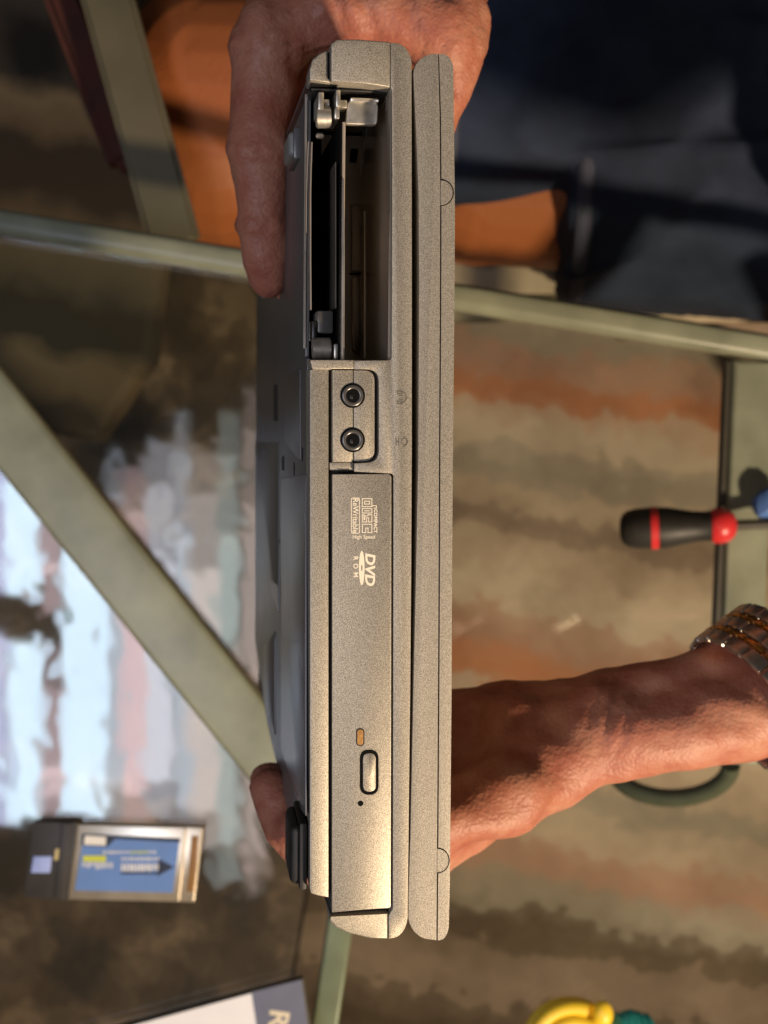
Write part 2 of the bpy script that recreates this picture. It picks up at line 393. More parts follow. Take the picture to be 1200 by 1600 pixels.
# ---- empty bay
bay = empty('drive_bay'); bay.parent = laptop
lbox('bay_wall', 612.8, 613.8, 141, 563, -.13, -.0026, M_steel, 0, bay)
lpart('bay_rim', [(610.2, 146), (611.6, 146), (612.2, 300), (611.6, 556), (610.0, 556), (610.6, 300)], -.006, -.0012, M_bright, ((ALL, .0001, 1),), bay)
lbox('bay_roof', 489, 612.6, 129, 139, -.13, -.006, M_dark, .0005, bay)
lbox('bay_divider', 534, 536.5, 186, 563, -.12, -.0040, M_void, .0002, bay)
lbox('divider_plate', 536.6, 539, 186, 563, -.12, -.0040, M_shim, .0002, bay)
lpart('divider_edge', [(538.2, 280), (539.7, 276), (540.6, 400), (540.0, 563), (537.8, 563), (538.6, 400)], -.03, -.0030, M_bright, ((ALL, .0001, 1),), bay)
lpart('divider_edge', [(526.2, 250), (527.2, 250), (527.4, 480), (526.4, 480)], -.02, -.0036, M_jack, (), bay)
lbox('bay_back', 489, 533, 128, 563, -.135, -.128, M_void, 0, bay)
lbox('bay_back', 539.5, 613, 140, 563, -.075, -.068, M_steel, 0, bay)
def backp(name, pts, t, mat):
    ps = [Lp(u, v, -.068) for u, v in rpoly(pts, 5)]
    return obj(name, mesh_of(prism_bm(ps, -.0685, -.068 + t, ((ALL, .0004, 2),)), name), mat, bay)
backp('pressed_panel', [(548, 320, 3), (566, 320, 3), (566, 424, 3), (548, 424, 3)], .0022, M_shim)
backp('pressed_panel', [(548, 432, 8), (570, 432, 8), (572, 552, 8), (550, 552, 8)], .0014, M_steel)
backp('back_slot', [(548, 232), (560, 232), (557, 254), (546, 254)], .0004, M_void)
backp('back_slot', [(546, 426), (572, 426), (572, 430), (546, 430)], .0004, M_void)
# features pressed into the steel wall of the bay (positions read on the wall plane)
XW = lx(612.6)
def wall(name, pts, t, mat):
    ps = [Up(u, v, XW) for u, v in pts]
    bm = prism_bm([(y, z) for y, z in ps], 0, t, ((ALL, .0002, 2),))
    # (a,b,h) -> (x = XW-h, y=a, z=b)
    for vtx in bm.verts: a, b, h = vtx.co; vtx.co = Vector((XW - h, a, b))
    return obj(name, mesh_of(bm, name), mat, bay)
wall('highlight_rib', [(574, 200), (580, 200), (566, 330), (560, 330)], .0016, M_bright)  # bright ribs put the polished wall's highlights into colour
wall('highlight_rib', [(592, 200), (596, 205), (580, 300), (577, 300)], .0014, M_bright)
wall('highlight_rib', [(573, 330), (577, 330), (577, 560), (571, 560)], .0018, M_bright)
wall('wall_slot', [(541, 232), (556, 232), (551, 252), (541, 252)], .0004, M_void)
wall('wall_slot', [(541, 424), (568, 424), (568, 428), (541, 428)], .0004, M_void)
wall('pressed_panel', [(543, 432), (566, 432), (566, 556), (549, 556)], .0008, M_steel)
wall('wall_slot', [(578, 490), (582, 490), (581, 522), (577, 522)], .0004, M_void)
wall('wall_slot', [(580, 540), (586, 534), (587, 558), (580, 558)], .0004, M_void)
wall('pressed_panel', [(585, 330), (598, 330), (598, 470), (586, 470)], .0005, M_steel)
# latch, brackets, bosses
tabm = prism_bm(lpoly([(549, 150, 5), (556, 143, 4), (598, 151, 7), (596, 187, 8), (545, 185, 4)]), -.0105, -.0085, ((ALL, .0005, 3),))
obj('latch_tab', mesh_of(tabm, 'latch_tab'), M_boss, bay)
lbox('latch_top', 552, 598, 143, 152, -.0115, -.0070, M_bright, .0006, bay)
lbox('bracket', 527.5, 534.5, 135, 163, -.02, -.0040, M_boss, .0004, bay)
lbox('bracket', 525.5, 533.5, 163, 181, -.02, -.0046, M_boss, .0004, bay)
lbox('bracket_arm', 534, 548, 146, 160, -.014, -.0080, M_boss, .0004, bay)
def xcyl(name, u0, u1, v, r, z, mat):
    a = Lp(u0, v); b = Lp(u1, v); bm = cyl_bm((a[0], a[1], z), (b[0], b[1], z), r * PX, n=28)
    bmesh.ops.bevel(bm, geom=[e for e in bm.edges if any(len(f.verts) > 5 for f in e.link_faces)], offset=.0003, segments=2, affect='EDGES')
    return obj(name, mesh_of(bm, name), mat, bay)
xcyl('screw_boss', 498, 521, 174, 17, -.0080, M_boss)
lbox('boss_block', 500, 509, 137, 170, -.02, -.0052, M_boss, .0004, bay)
lbox('boss_block', 506, 519, 146, 158, -.02, -.0070, M_boss, .0004, bay)
xcyl('spring_pin', 500, 512, 200, 5, -.012, M_boss)
xcyl('screw_boss', 492, 521, 543, 17, -.0080, M_boss)
lbox('bracket', 524.5, 532, 536, 561, -.02, -.0046, M_boss, .0004, bay)
lbox('connector_block', 500, 526, 482, 519, -.022, -.009, M_jack, .0006, bay)
lbox('connector_block', 491, 500, 498, 530, -.022, -.008, M_dark, .0006, bay)
def vstrip(name, path, wd, z0, z1, mat):
    lines = [[Lp(*p) for p in path]]
    bm = ribbon_bm(lines, wd * PX, z0, z1)
    return obj(name, mesh_of(bm, name), mat, bay)
vstrip('plate_edge', [(490.5, 216), (489, 260), (488.2, 300), (488.2, 400), (488.8, 482)], 1.9, -.0095, -.0058, M_bright)
vstrip('plate_edge', [(485.5, 214), (483.6, 250), (482, 300), (481.6, 360)], 1.4, -.0095, -.0065, M_bright)

# ---- underside plate (its near rim is cut back along the bay)
y0, y1 = ly(104), ly(1392)
yb0, yb1 = ly(134), ly(561)
rr = .022
us = [(y0, -.0125), (yb0, -.0125), (yb0 - .001, -.0195), (yb1 + .001, -.0195), (yb1, -.0125), (y1, -.0125), (y1 + .004, -.20), (y1 + rr, -.305), (y0 - .02, -.305), (y0, -.285)]
bm = prism_bm(us, 0, .0012, ((ALL, .0003, 2),))
for vtx in bm.verts: a, b, h = vtx.co; vtx.co = Vector((XU + .0012 - h, a, b))
obj('bottom_cover', mesh_of(bm, 'bottom_cover'), M_under, laptop)
def under(name, pts, t, mat, bev=.00025, parent=laptop, base=0.0):
    ps = rpoly([(*Up(u, v), rd) for (u, v, rd) in pts], 5)
    bm = prism_bm(ps, base, base + t, ((ALL, bev, 2),) if bev else ())
    for vtx in bm.verts: a, b, h = vtx.co; vtx.co = Vector((XU - h, a, b))
    return obj(name, mesh_of(bm, name), mat, parent)
vst = []
bm = ribbon_bm([[(Up(474.5, v)[0], -.0190 ) for v in (160, 260, 360, 460, 545)]], .0006, -.0001, .0006)
for vtx in bm.verts: a, b, h = vtx.co; vtx.co = Vector((XU - h, a, b))
obj('cover_rim', mesh_of(bm, 'cover_rim'), M_bright, laptop)
lip = under('cover_panel', [(479.5, 741, .001), (479.5, 1275, .001), (470, 1262, .004), (441, 1172, .003), (441, 958, .004), (441, 748, .001)], .0005, M_under2)
under('cover_panel', [(437, 690, .001), (437, 958, .002), (428, 930, .004), (400, 890, .004), (400, 690, .001)], .0004, M_under)
under('cover_panel', [(431, 985, .003), (431, 1150, .003), (413, 1090, .003), (413, 1010, .003)], .0005, M_under2)
under('cover_panel', [(470, 575, .001), (470, 720, .001), (446, 690, .001), (446, 590, .001)], .0004, M_under)
for a in ([(428.5, 601), (434, 601), (434, 658), (428.5, 658)], [(404, 714), (411, 712), (412, 798), (405, 796)], [(441.5, 716), (444, 712), (444, 735), (441.5, 735)], [(425, 828), (433, 822), (438, 848), (427, 848)]):
    under('vent_slot', [(u, v, .0004) for u, v in a], 0.0003, M_vent, 0)
under('latch_recess', [(446, 594, .002), (455, 605, .003), (456, 655, .003), (447, 662, .002)], .0003, M_vent, .0001)
under('sticker', [(424, 905, .0003), (436, 915, .0003), (437, 955, .0003), (428, 930, .0003)], .0006, plain('sticker_silver', (.45, .43, .42), .35, .3), 0)
for (u, v) in ((473, 710), (458, 772), (460, 733)):
    y, z = Up(u, v)
    obj('screw', mesh_of(cyl_bm((XU - .0002, y, z), (XU + .002, y, z), 0.0022, n=16), 'screw'), M_vent, laptop)
# feet
def foot(name, u0, u1, v0, v1, h, mat, rim):
    ya, za = Up(u0, v0); yb, zb = Up(u1, v1)
    cy, cz = (ya + yb) / 2, (za + zb) / 2; sy, sz = abs(ya - yb), abs(za - zb)
    o = obj(name, mesh_of(box_bm(XU - h / 2 - .0005, cy, cz, h, sy, sz, min(sz, sy) * .22, 4), name), mat, laptop)
    obj('foot_collar', mesh_of(box_bm(XU - .0008, cy, cz, .0024, sy + .0022, sz + .0022, .0008, 2), 'foot_collar'), rim, o)
foot('rubber_foot', 478, 468, 1290, 1346, .0042, M_rub, M_rub)
foot('rubber_foot', 468, 459, 205, 262, .0030, M_rubg, M_under2)

# ---- lid
lidb = arc(679, 115, 32.5, 31.5, 180, 90, 9) + [(685, 83.5), (687.6, 180), (688.4, 300), (687.8, 500), (686.6, 700), (685.4, 1000), (684.2, 1200), (682.4, 1470.5)] + arc(674, 1432, 35.5, 37, -90, -180, 9) + [(638.8, 1400), (642, 1300), (646.5, 1080), (650.5, 900), (654, 720), (655.5, 450), (654.5, 300), (650.5, 200)]
lid = empty('lid'); lid.parent = laptop
XS = lx(668)
lpart('lid_bezel', lidb, -.305, -.0006, M_lid, ((lambda m: m.x < XS, .0016, 4),), lid)
lidc = [(686.5, 83.5)] + arc(691, 108, 18, 24.5, 88, 0, 8) + [(710, 200), (711.6, 330), (711, 450), (708.5, 700), (707, 900), (706.3, 1080), (703.5, 1380)] + arc(688, 1444, 14, 26, 0, -88, 8) + [(684.6, 1470.5), (686.4, 1200), (687.6, 1000), (688.8, 700), (690, 500), (690.6, 300), (689.8, 180)]
XC = lx(697)
lpart('lid_cover', lidc, -.305, -.0006, M_lid, ((lambda m: m.x > XC and abs(m.y) < .128, .0022, 5),), lid)
obj('lid_core', mesh_of(prism_bm(lpoly([(650, 120), (680, 95), (700, 105), (704, 400), (700, 1080), (696, 1450), (655, 1450), (648, 1300), (652, 1000), (658, 700), (660, 300)]), -.3, -.0035), 'lid_core'), M_void, lid)
for cu, cv, r in ((689.5, 300.5, 19.5), (684, 1345.5, 18.5)):
    pts = [(cu - .5, cv - r)] + [(cu + r * math.cos(R(a)) * .95, cv - r * math.sin(R(a))) for a in range(80, -81, -8)] + [(cu - .5, cv + r)]
    lpart('screw_cap', pts, -.004, -.00050, M_lid, ((ALL, .00008, 1),), lid)
    a = [(cu + (r + .9) * math.cos(R(k)) * .95, cv - (r + .9) * math.sin(R(k))) for k in range(90, -91, -6)]
    strokes('cap_groove', [a], 1.5, -.003, -.00052, M_void, lid)

# ------------------------------------------------------------------ table, floor, rug
M_sage = plain('sage_powder_coat', (.235, .252, .182), rough=.36, var=.22, vscale=26, bump=.00004, bscale=500)
M_loop = plain('dark_sage', (.11, .115, .08), rough=.45)
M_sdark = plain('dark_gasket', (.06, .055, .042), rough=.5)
def glass_mat():
    m, nt, b = new_mat('rippled_glass'); nt.nodes.remove(b)
    out = nt.nodes['Material Output']
    g = N(nt, 'ShaderNodeBsdfGlossy', i_Roughness=.036)
    t = N(nt, 'ShaderNodeBsdfTransparent'); t.inputs[0].default_value = (.93, .96, .93, 1)
    ge = N(nt, 'ShaderNodeNewGeometry')          # Schlick reflectance, the same on both faces of the pane
    dt = N(nt, 'ShaderNodeVectorMath', operation='DOT_PRODUCT'); nt.links.new(ge.outputs['Normal'], dt.inputs[0]); nt.links.new(ge.outputs['Incoming'], dt.inputs[1])
    ab = N(nt, 'ShaderNodeMath', operation='ABSOLUTE'); nt.links.new(dt.outputs['Value'], ab.inputs[0])
    om = N(nt, 'ShaderNodeMath', operation='SUBTRACT'); om.inputs[0].default_value = 1; nt.links.new(ab.outputs[0], om.inputs[1])
    pw = N(nt, 'ShaderNodeMath', operation='POWER'); nt.links.new(om.outputs[0], pw.inputs[0]); pw.inputs[1].default_value = 5
    fr = N(nt, 'ShaderNodeMath', operation='MULTIPLY_ADD'); nt.links.new(pw.outputs[0], fr.inputs[0]); fr.inputs[1].default_value = .94; fr.inputs[2].default_value = .06
    s = N(nt, 'ShaderNodeMixShader'); nt.links.new(fr.outputs[0], s.inputs[0]); nt.links.new(t.outputs[0], s.inputs[1]); nt.links.new(g.outputs[0], s.inputs[2])
    nt.links.new(s.outputs[0], out.inputs[0])
    return m
M_glass = glass_mat()
table = empty('glass_table', (0, 0, .72))
tag(table, 'patio table with rippled glass top and sage green metal frame under the laptop', 'table')
TD = CAM_H - .72
def T(u, v, dz=0): return P(u, v, TD - dz)
def tpart(name, bm, mat, parent=table, **k): return put_parent(obj(name, mesh_of(bm, name, **k), mat), parent)
def bar_bm(c0, c1, w0, w1, zt, zb, bev=.004):
    """flat metal bar lying on the table between two photo points, width in px"""
    a = T(*c0); b = T(*c1); t = (b - a).normalized(); s = Vector((-t.y, t.x, 0)); k = TD / PXR / 2
    pts = [a + s * w0 * k, b + s * w1 * k, b - s * w1 * k, a - s * w0 * k]
    return prism_bm([(p.x, p.y) for p in pts], zb, zt, ((ALL, bev, 4),))
tpart('frame_bar', bar_bm((-260, 308), (1460, 588), 40, 40, .7345, .7205, .006), M_sage)
tpart('frame_bar', bar_bm((-60, 575), (620, 1425), 100, 92, .7330, .7205, .004), M_sage)
tpart('frame_bar', bar_bm((1172, 566), (1146, 1190), 68, 66, .7325, .7205, .004), M_sage)
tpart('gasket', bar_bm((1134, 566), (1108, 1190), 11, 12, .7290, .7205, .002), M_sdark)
gp = [T(-300, 320), T(1480, 610), T(1400, 2000), T(-500, 2000)]
def ripple_sheet(q, nx, ny, zt, zb):
    """slab whose upper face is gently hammered"""
    q = [Vector(p[:2]) for p in q]; vs = []; fs = []
    for j in range(ny + 1):
        for i in range(nx + 1):
            a, b = i / nx, j / ny
            p = (q[0] * (1 - a) + q[1] * a) * (1 - b) + (q[3] * (1 - a) + q[2] * a) * b
            h = mnoise.noise((p.x * 62, p.y * 62, 0)) * .000078 + mnoise.noise((p.x * 110, p.y * 110, 3)) * .000036 + mnoise.noise((p.x * 13, p.y * 13, 5)) * .00006
            vs.append((p.x, p.y, zt + h))
    for j in range(ny):
        for i in range(nx):
            k = j * (nx + 1) + i; fs.append((k, k + nx + 1, k + nx + 2, k + 1))
    n0 = len(vs); rim = [i for i in range(nx + 1)] + [j * (nx + 1) + nx for j in range(1, ny + 1)] + [ny * (nx + 1) + i for i in range(nx - 1, -1, -1)] + [j * (nx + 1) for j in range(ny - 1, 0, -1)]
    for i in rim: vs.append((vs[i][0], vs[i][1], zb))
    m = len(rim)
    for k in range(m): fs.append((rim[k], rim[(k + 1) % m], n0 + (k + 1) % m, n0 + k))
    fs.append(tuple(range(n0, n0 + m))[::-1])
    me = bpy.data.meshes.new('glass_pane'); me.from_pydata(vs, [], fs); me.update()
    for f in me.polygons: f.use_smooth = f.index < nx * ny
    return me
put_parent(obj('glass_pane', ripple_sheet(gp, 240, 220, .720, .712), M_glass), table)
def D(u, v, d): return P(u, v, d)
pa, pb = D(548, 1330, .915), D(485, 1760, .915)
tpart('leg_stand_in', prism_bm([(pa.x - .009, pa.y), (pa.x + .009, pa.y), (pb.x + .009, pb.y), (pb.x - .009, pb.y)], .690, .706, ((ALL, .003, 3),)), M_sage)  # flat bar set in for the leg, so its shadow lands out of view
for q0, q1 in ((T(1400, 640), (.50, .03)), (T(-220, 1850), (-.50, -.62)), (T(-260, 360), (-.55, .22))):
    tpart('leg', tube_bm([Vector((q0.x, q0.y, .711)), (q1[0], q1[1], .01)], .014), M_sage)
tpart('leg_brace', tube_bm([*[D(1050 + 92 * math.cos(t), 1195 + 52 * math.sin(t), .93 + .02 * t) for t in [math.pi * i / 16 for i in range(17)]]], .0065), M_loop)

def rug_mat():
    m, nt, b = new_mat('striped_rug')
    v = coord(nt, rot=(0, 0, R(9.5)))
    mp2 = N(nt, 'ShaderNodeMapping'); mp2.inputs['Scale'].default_value = (.55, 1, 1); nt.links.new(v, mp2.inputs[0])
    # stripes warped in colour, standing for the ripple of the glass above
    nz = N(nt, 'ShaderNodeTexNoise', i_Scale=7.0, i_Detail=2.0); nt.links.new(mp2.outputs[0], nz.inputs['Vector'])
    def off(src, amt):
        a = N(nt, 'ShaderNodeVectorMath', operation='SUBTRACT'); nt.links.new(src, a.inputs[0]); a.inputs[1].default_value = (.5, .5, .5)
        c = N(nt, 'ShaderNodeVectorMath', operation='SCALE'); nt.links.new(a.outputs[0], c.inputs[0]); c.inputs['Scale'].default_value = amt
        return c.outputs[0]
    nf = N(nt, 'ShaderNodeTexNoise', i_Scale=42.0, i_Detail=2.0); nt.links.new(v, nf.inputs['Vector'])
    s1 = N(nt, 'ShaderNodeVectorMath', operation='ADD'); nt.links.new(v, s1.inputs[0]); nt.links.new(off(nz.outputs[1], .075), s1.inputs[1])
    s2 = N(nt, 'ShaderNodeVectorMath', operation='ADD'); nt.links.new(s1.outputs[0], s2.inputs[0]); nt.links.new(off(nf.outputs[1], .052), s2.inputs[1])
    sx = N(nt, 'ShaderNodeSeparateXYZ'); nt.links.new(s2.outputs[0], sx.inputs[0])
    mr = N(nt, 'ShaderNodeMath', operation='MULTIPLY_ADD'); nt.links.new(sx.outputs[1], mr.inputs[0]); mr.inputs[1].default_value = .80; mr.inputs[2].default_value = .62
    fr = N(nt, 'ShaderNodeMath', operation='FRACT'); nt.links.new(mr.outputs[0], fr.inputs[0])
    a = (.50, .39, .29); o = (.50, .215, .11); g = (.35, .30, .235); p = (.44, .265, .19); d = (.27, .20, .15); c = (.58, .47, .36)
    k_ = (.085, .058, .037); n_ = (.125, .09, .06)  # dark bands put the shade at the rug's near end into colour
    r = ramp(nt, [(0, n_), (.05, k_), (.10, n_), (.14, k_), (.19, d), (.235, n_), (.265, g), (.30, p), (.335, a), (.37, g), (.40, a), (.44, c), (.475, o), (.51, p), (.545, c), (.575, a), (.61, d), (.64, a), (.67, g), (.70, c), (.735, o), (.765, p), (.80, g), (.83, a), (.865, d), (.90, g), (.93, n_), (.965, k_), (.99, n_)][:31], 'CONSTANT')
    nt.links.new(fr.outputs[0], r.inputs[0])
    rs = N(nt, 'ShaderNodeValToRGB'); els = rs.color_ramp.elements
    while len(els) < len(r.color_ramp.elements): els.new(.5)
    for e, q in zip(els, r.color_ramp.elements): e.position = min(1, q.position + .016); e.color = q.color
    nt.links.new(fr.outputs[0], rs.inputs[0])
    ms = N(nt, 'ShaderNodeMix', data_type='RGBA'); ms.inputs[0].default_value = .62; nt.links.new(r.outputs[0], ms.inputs[6]); nt.links.new(rs.outputs[0], ms.inputs[7])
    n3 = N(nt, 'ShaderNodeTexNoise', i_Scale=8.0, i_Detail=2.0); nt.links.new(s2.outputs[0], n3.inputs['Vector'])
    r3 = ramp(nt, [(.35, (.55, .5, .46)), (.65, (1.1, 1.08, 1.05))]); nt.links.new(n3.outputs[0], r3.inputs[0])
    mx = N(nt, 'ShaderNodeMix', data_type='RGBA', blend_type='MULTIPLY'); mx.inputs[0].default_value = .6
    nt.links.new(ms.outputs[2], mx.inputs[6]); nt.links.new(r3.outputs[0], mx.inputs[7])
    nt.links.new(mx.outputs[2], b.inputs['Base Color']); b.inputs['Roughness'].default_value = .9
    b.inputs['Specular IOR Level'].default_value = .1
    return m
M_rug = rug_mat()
def floor_mat():
    m, nt, b = new_mat('blotchy_floor'); v = coord(nt)
    nf = N(nt, 'ShaderNodeTexNoise', i_Scale=30.0, i_Detail=2.0); nt.links.new(v, nf.inputs['Vector'])  # warps the blotches, drawing the ripple of the table glass into the floor colour
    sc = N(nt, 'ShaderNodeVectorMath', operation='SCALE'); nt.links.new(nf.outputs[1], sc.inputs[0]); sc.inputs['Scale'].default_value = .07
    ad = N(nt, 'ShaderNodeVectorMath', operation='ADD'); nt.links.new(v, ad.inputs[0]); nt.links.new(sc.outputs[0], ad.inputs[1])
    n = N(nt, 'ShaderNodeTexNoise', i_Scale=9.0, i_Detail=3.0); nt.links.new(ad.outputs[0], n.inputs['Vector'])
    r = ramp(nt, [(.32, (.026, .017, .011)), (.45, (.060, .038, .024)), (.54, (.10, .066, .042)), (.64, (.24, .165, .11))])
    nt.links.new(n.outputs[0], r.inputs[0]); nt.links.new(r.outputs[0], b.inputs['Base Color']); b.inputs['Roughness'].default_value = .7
    return m
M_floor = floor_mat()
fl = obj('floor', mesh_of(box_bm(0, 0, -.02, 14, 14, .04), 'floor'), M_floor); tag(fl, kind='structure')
re_, rn_ = Vector((math.cos(R(9.5)), -math.sin(R(9.5)))), Vector((math.sin(R(9.5)), math.cos(R(9.5))))
rc = [Vector((-.015, 0)) + rn_ * 1.2, Vector((-.015, 0)) + rn_ * 1.2 + re_ * 2.2, Vector((-.015, 0)) - rn_ * 1.3 + re_ * 2.2, Vector((-.015, 0)) - rn_ * 1.3]
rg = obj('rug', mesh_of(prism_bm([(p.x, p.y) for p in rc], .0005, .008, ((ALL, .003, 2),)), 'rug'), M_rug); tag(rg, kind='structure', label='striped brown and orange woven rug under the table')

# ------------------------------------------------------------------ chair
M_sling = plain('beige_sling_mesh', (.46, .38, .26), rough=.8, var=.12, vscale=30, bump=.0005, bscale=500)
M_olive = plain('olive_chair_metal', (.12, .105, .062), rough=.5, var=.12, vscale=20)
M_maroon = plain('maroon_cushion', (.060, .014, .008), rough=.8, var=.2)
chair = empty('sling_chair', (.34, .27, 0))
tag(chair, 'beige sling patio chair with olive metal arms under the seated person', 'chair')
def cpart(name, bm, mat, **k): return put_parent(obj(name, mesh_of(bm, name, **k), mat), chair)
cpart('seat', box_bm(.36, .39, .43, .62, .45, .016, .006), M_sling)
cpart('seat_rail', tube_bm([(.05, .185, .425), (.66, .185, .425)], .014), M_olive)
cpart('seat_rail', tube_bm([(.05, .605, .425), (.66, .605, .425)], .014), M_olive)
cpart('backrest', box_bm(.69, .37, .75, .02, .46, .66, .006), M_sling)
for x in (.28, .64):
    for y in (.215, .605): cpart('leg', tube_bm([(x, y, .42), (x, y, .01)], .013), M_olive)

# the neighbouring chair whose arm crosses the upper left corner
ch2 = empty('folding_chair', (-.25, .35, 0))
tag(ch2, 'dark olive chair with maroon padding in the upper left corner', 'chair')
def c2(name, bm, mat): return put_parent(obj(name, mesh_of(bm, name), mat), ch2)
def flatbar(p, q, wd, th):
    p, q = Vector(p), Vector(q); t = (q - p).normalized(); s = t.cross(Vector((0, 0, 1))).normalized(); n = s.cross(t)
    bm = bmesh.new(); V = []
    for e in (p, q): V.append([bm.verts.new(e + s * a * wd / 2 + n * b * th / 2) for a, b in ((-1, -1), (1, -1), (1, 1), (-1, 1))])
    for i in range(4): bm.faces.new((V[0][i], V[0][(i + 1) % 4], V[1][(i + 1) % 4], V[1][i]))
    bm.faces.new(V[0][::-1]); bm.faces.new(V[1])
    bmesh.ops.bevel(bm, geom=bm.edges[:], offset=min(wd, th) * .22, segments=3, affect='EDGES')
    return bm
c2('arm', flatbar(P(128, -150, .98), P(276, 388, .98), .037, .016), M_olive)
c2('arm_pad', flatbar(P(45, -150, 1.03), P(205, 262, 1.03), .030, .03), M_maroon)
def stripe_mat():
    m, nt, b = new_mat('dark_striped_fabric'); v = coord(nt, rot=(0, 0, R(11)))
    nf = N(nt, 'ShaderNodeTexNoise', i_Scale=30.0, i_Detail=2.0); nt.links.new(v, nf.inputs['Vector'])  # wave in the stripes stands for the rippled glass above
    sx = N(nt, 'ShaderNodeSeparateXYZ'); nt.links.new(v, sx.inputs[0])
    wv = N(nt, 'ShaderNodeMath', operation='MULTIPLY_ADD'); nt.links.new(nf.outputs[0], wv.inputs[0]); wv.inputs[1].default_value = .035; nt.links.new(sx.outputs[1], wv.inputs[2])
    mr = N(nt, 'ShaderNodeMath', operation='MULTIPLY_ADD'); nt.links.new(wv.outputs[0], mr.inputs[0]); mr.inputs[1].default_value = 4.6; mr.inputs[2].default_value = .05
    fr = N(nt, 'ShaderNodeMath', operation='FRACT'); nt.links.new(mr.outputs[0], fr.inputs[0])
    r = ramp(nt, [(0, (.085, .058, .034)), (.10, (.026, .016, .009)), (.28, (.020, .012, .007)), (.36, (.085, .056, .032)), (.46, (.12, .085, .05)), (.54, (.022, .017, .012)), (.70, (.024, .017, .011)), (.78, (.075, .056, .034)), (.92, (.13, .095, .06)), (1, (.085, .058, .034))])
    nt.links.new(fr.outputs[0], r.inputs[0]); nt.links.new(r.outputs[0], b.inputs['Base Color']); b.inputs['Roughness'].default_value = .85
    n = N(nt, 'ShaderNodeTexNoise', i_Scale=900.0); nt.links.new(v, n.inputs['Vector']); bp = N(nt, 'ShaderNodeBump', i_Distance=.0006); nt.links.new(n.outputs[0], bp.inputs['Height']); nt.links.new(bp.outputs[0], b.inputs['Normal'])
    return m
sq = [P(-330, -420, 1.16), P(200, -420, 1.16), P(262, 352, 1.16), P(236, 560, 1.16), P(150, 690, 1.16), P(-330, 600, 1.16)]  # dark cushion carried on under the table to stand for shade there
c2('seat_shade_cushion', prism_bm([(p.x, p.y) for p in sq], .42, CAM_H - 1.16, ((ALL, .012, 4),)), stripe_mat())
for u, v in ((128, -150), (60, -330)):
    a = P(u, v, .99); c2('leg', tube_bm([a, (a.x - .02, a.y, .01)], .012), M_olive)

# ------------------------------------------------------------------ person
def skin_mat(name, base, red):
    m, nt, b = new_mat(name)
    v = coord(nt)
    n1 = N(nt, 'ShaderNodeTexNoise', i_Scale=55.0, i_Detail=6.0, i_Roughness=.65); nt.links.new(v, n1.inputs['Vector'])
    r = ramp(nt, [(.30, (red[0] * .80, red[1] * .62, red[2] * .62)), (.47, red), (.66, base), (.78, (base[0] * 1.12, base[1] * 1.2, base[2] * 1.2))]); nt.links.new(n1.outputs[0], r.inputs[0])
    sz = N(nt, 'ShaderNodeSeparateXYZ'); nt.links.new(v, sz.inputs[0])
    lg = N(nt, 'ShaderNodeMapRange'); lg.inputs['From Min'].default_value = .72; lg.inputs['From Max'].default_value = .62; nt.links.new(sz.outputs[2], lg.inputs[0])
    mxs = N(nt, 'ShaderNodeMix', data_type='RGBA'); nt.links.new(lg.outputs[0], mxs.inputs[0]); nt.links.new(r.outputs[0], mxs.inputs[6]); mxs.inputs[7].default_value = (.41, .125, .038, 1)  # legs turned dark orange: warm light and shade put into the skin colour
    nt.links.new(mxs.outputs[2], b.inputs['Base Color'])
    n2 = N(nt, 'ShaderNodeTexNoise', i_Scale=320.0, i_Detail=3.0); nt.links.new(v, n2.inputs['Vector'])
    vo = N(nt, 'ShaderNodeTexVoronoi', i_Scale=700.0); nt.links.new(v, vo.inputs['Vector'])
    ad = N(nt, 'ShaderNodeMath', operation='MULTIPLY_ADD'); nt.links.new(vo.outputs[0], ad.inputs[0]); ad.inputs[1].default_value = .4; nt.links.new(n2.outputs[0], ad.inputs[2])
    bp = N(nt, 'ShaderNodeBump', i_Strength=1.0, i_Distance=.00042); nt.links.new(ad.outputs[0], bp.inputs['Height'])
    nt.links.new(bp.outputs[0], b.inputs['Normal'])
    b.inputs['Roughness'].default_value = .52; b.inputs['Specular IOR Level'].default_value = .4
    b.inputs['Subsurface Weight'].default_value = .12; b.inputs['Subsurface Radius'].default_value = (.010, .004, .002)
    b.inputs['Subsurface Scale'].default_value = .5
    return m
M_skin = skin_mat('skin', (.46, .215, .14), (.39, .145, .092))

def ball(bm, p, r, sx=1, sy=1, sz=1, nu=20, nv=10):
    p = Vector(p); top = bm.verts.new(p + Vector((0, 0, r * sz))); bot = bm.verts.new(p - Vector((0, 0, r * sz))); rings = []
    for j in range(1, nv):
        t = math.pi * j / nv
        rings.append([bm.verts.new((p.x + r * sx * math.sin(t) * math.cos(2 * math.pi * i / nu), p.y + r * sy * math.sin(t) * math.sin(2 * math.pi * i / nu), p.z + r * sz * math.cos(t))) for i in range(nu)])
    for i in range(nu):
        k = (i + 1) % nu
        bm.faces.new((top, rings[0][i], rings[0][k])); bm.faces.new((bot, rings[-1][k], rings[-1][i]))
        for a, b in zip(rings, rings[1:]): bm.faces.new((a[i], b[i], b[k], a[k]))
def chain(bm, pts, flat=False):
    """tapered limb through (point, radius) joints"""
    for i, (p, r) in enumerate(pts):
        if not flat or 0 < i < len(pts) - 1: ball(bm, p, r)
        if i + 1 < len(pts): cyl_bm(p, pts[i + 1][0], r, pts[i + 1][1], n=24, bm=bm)
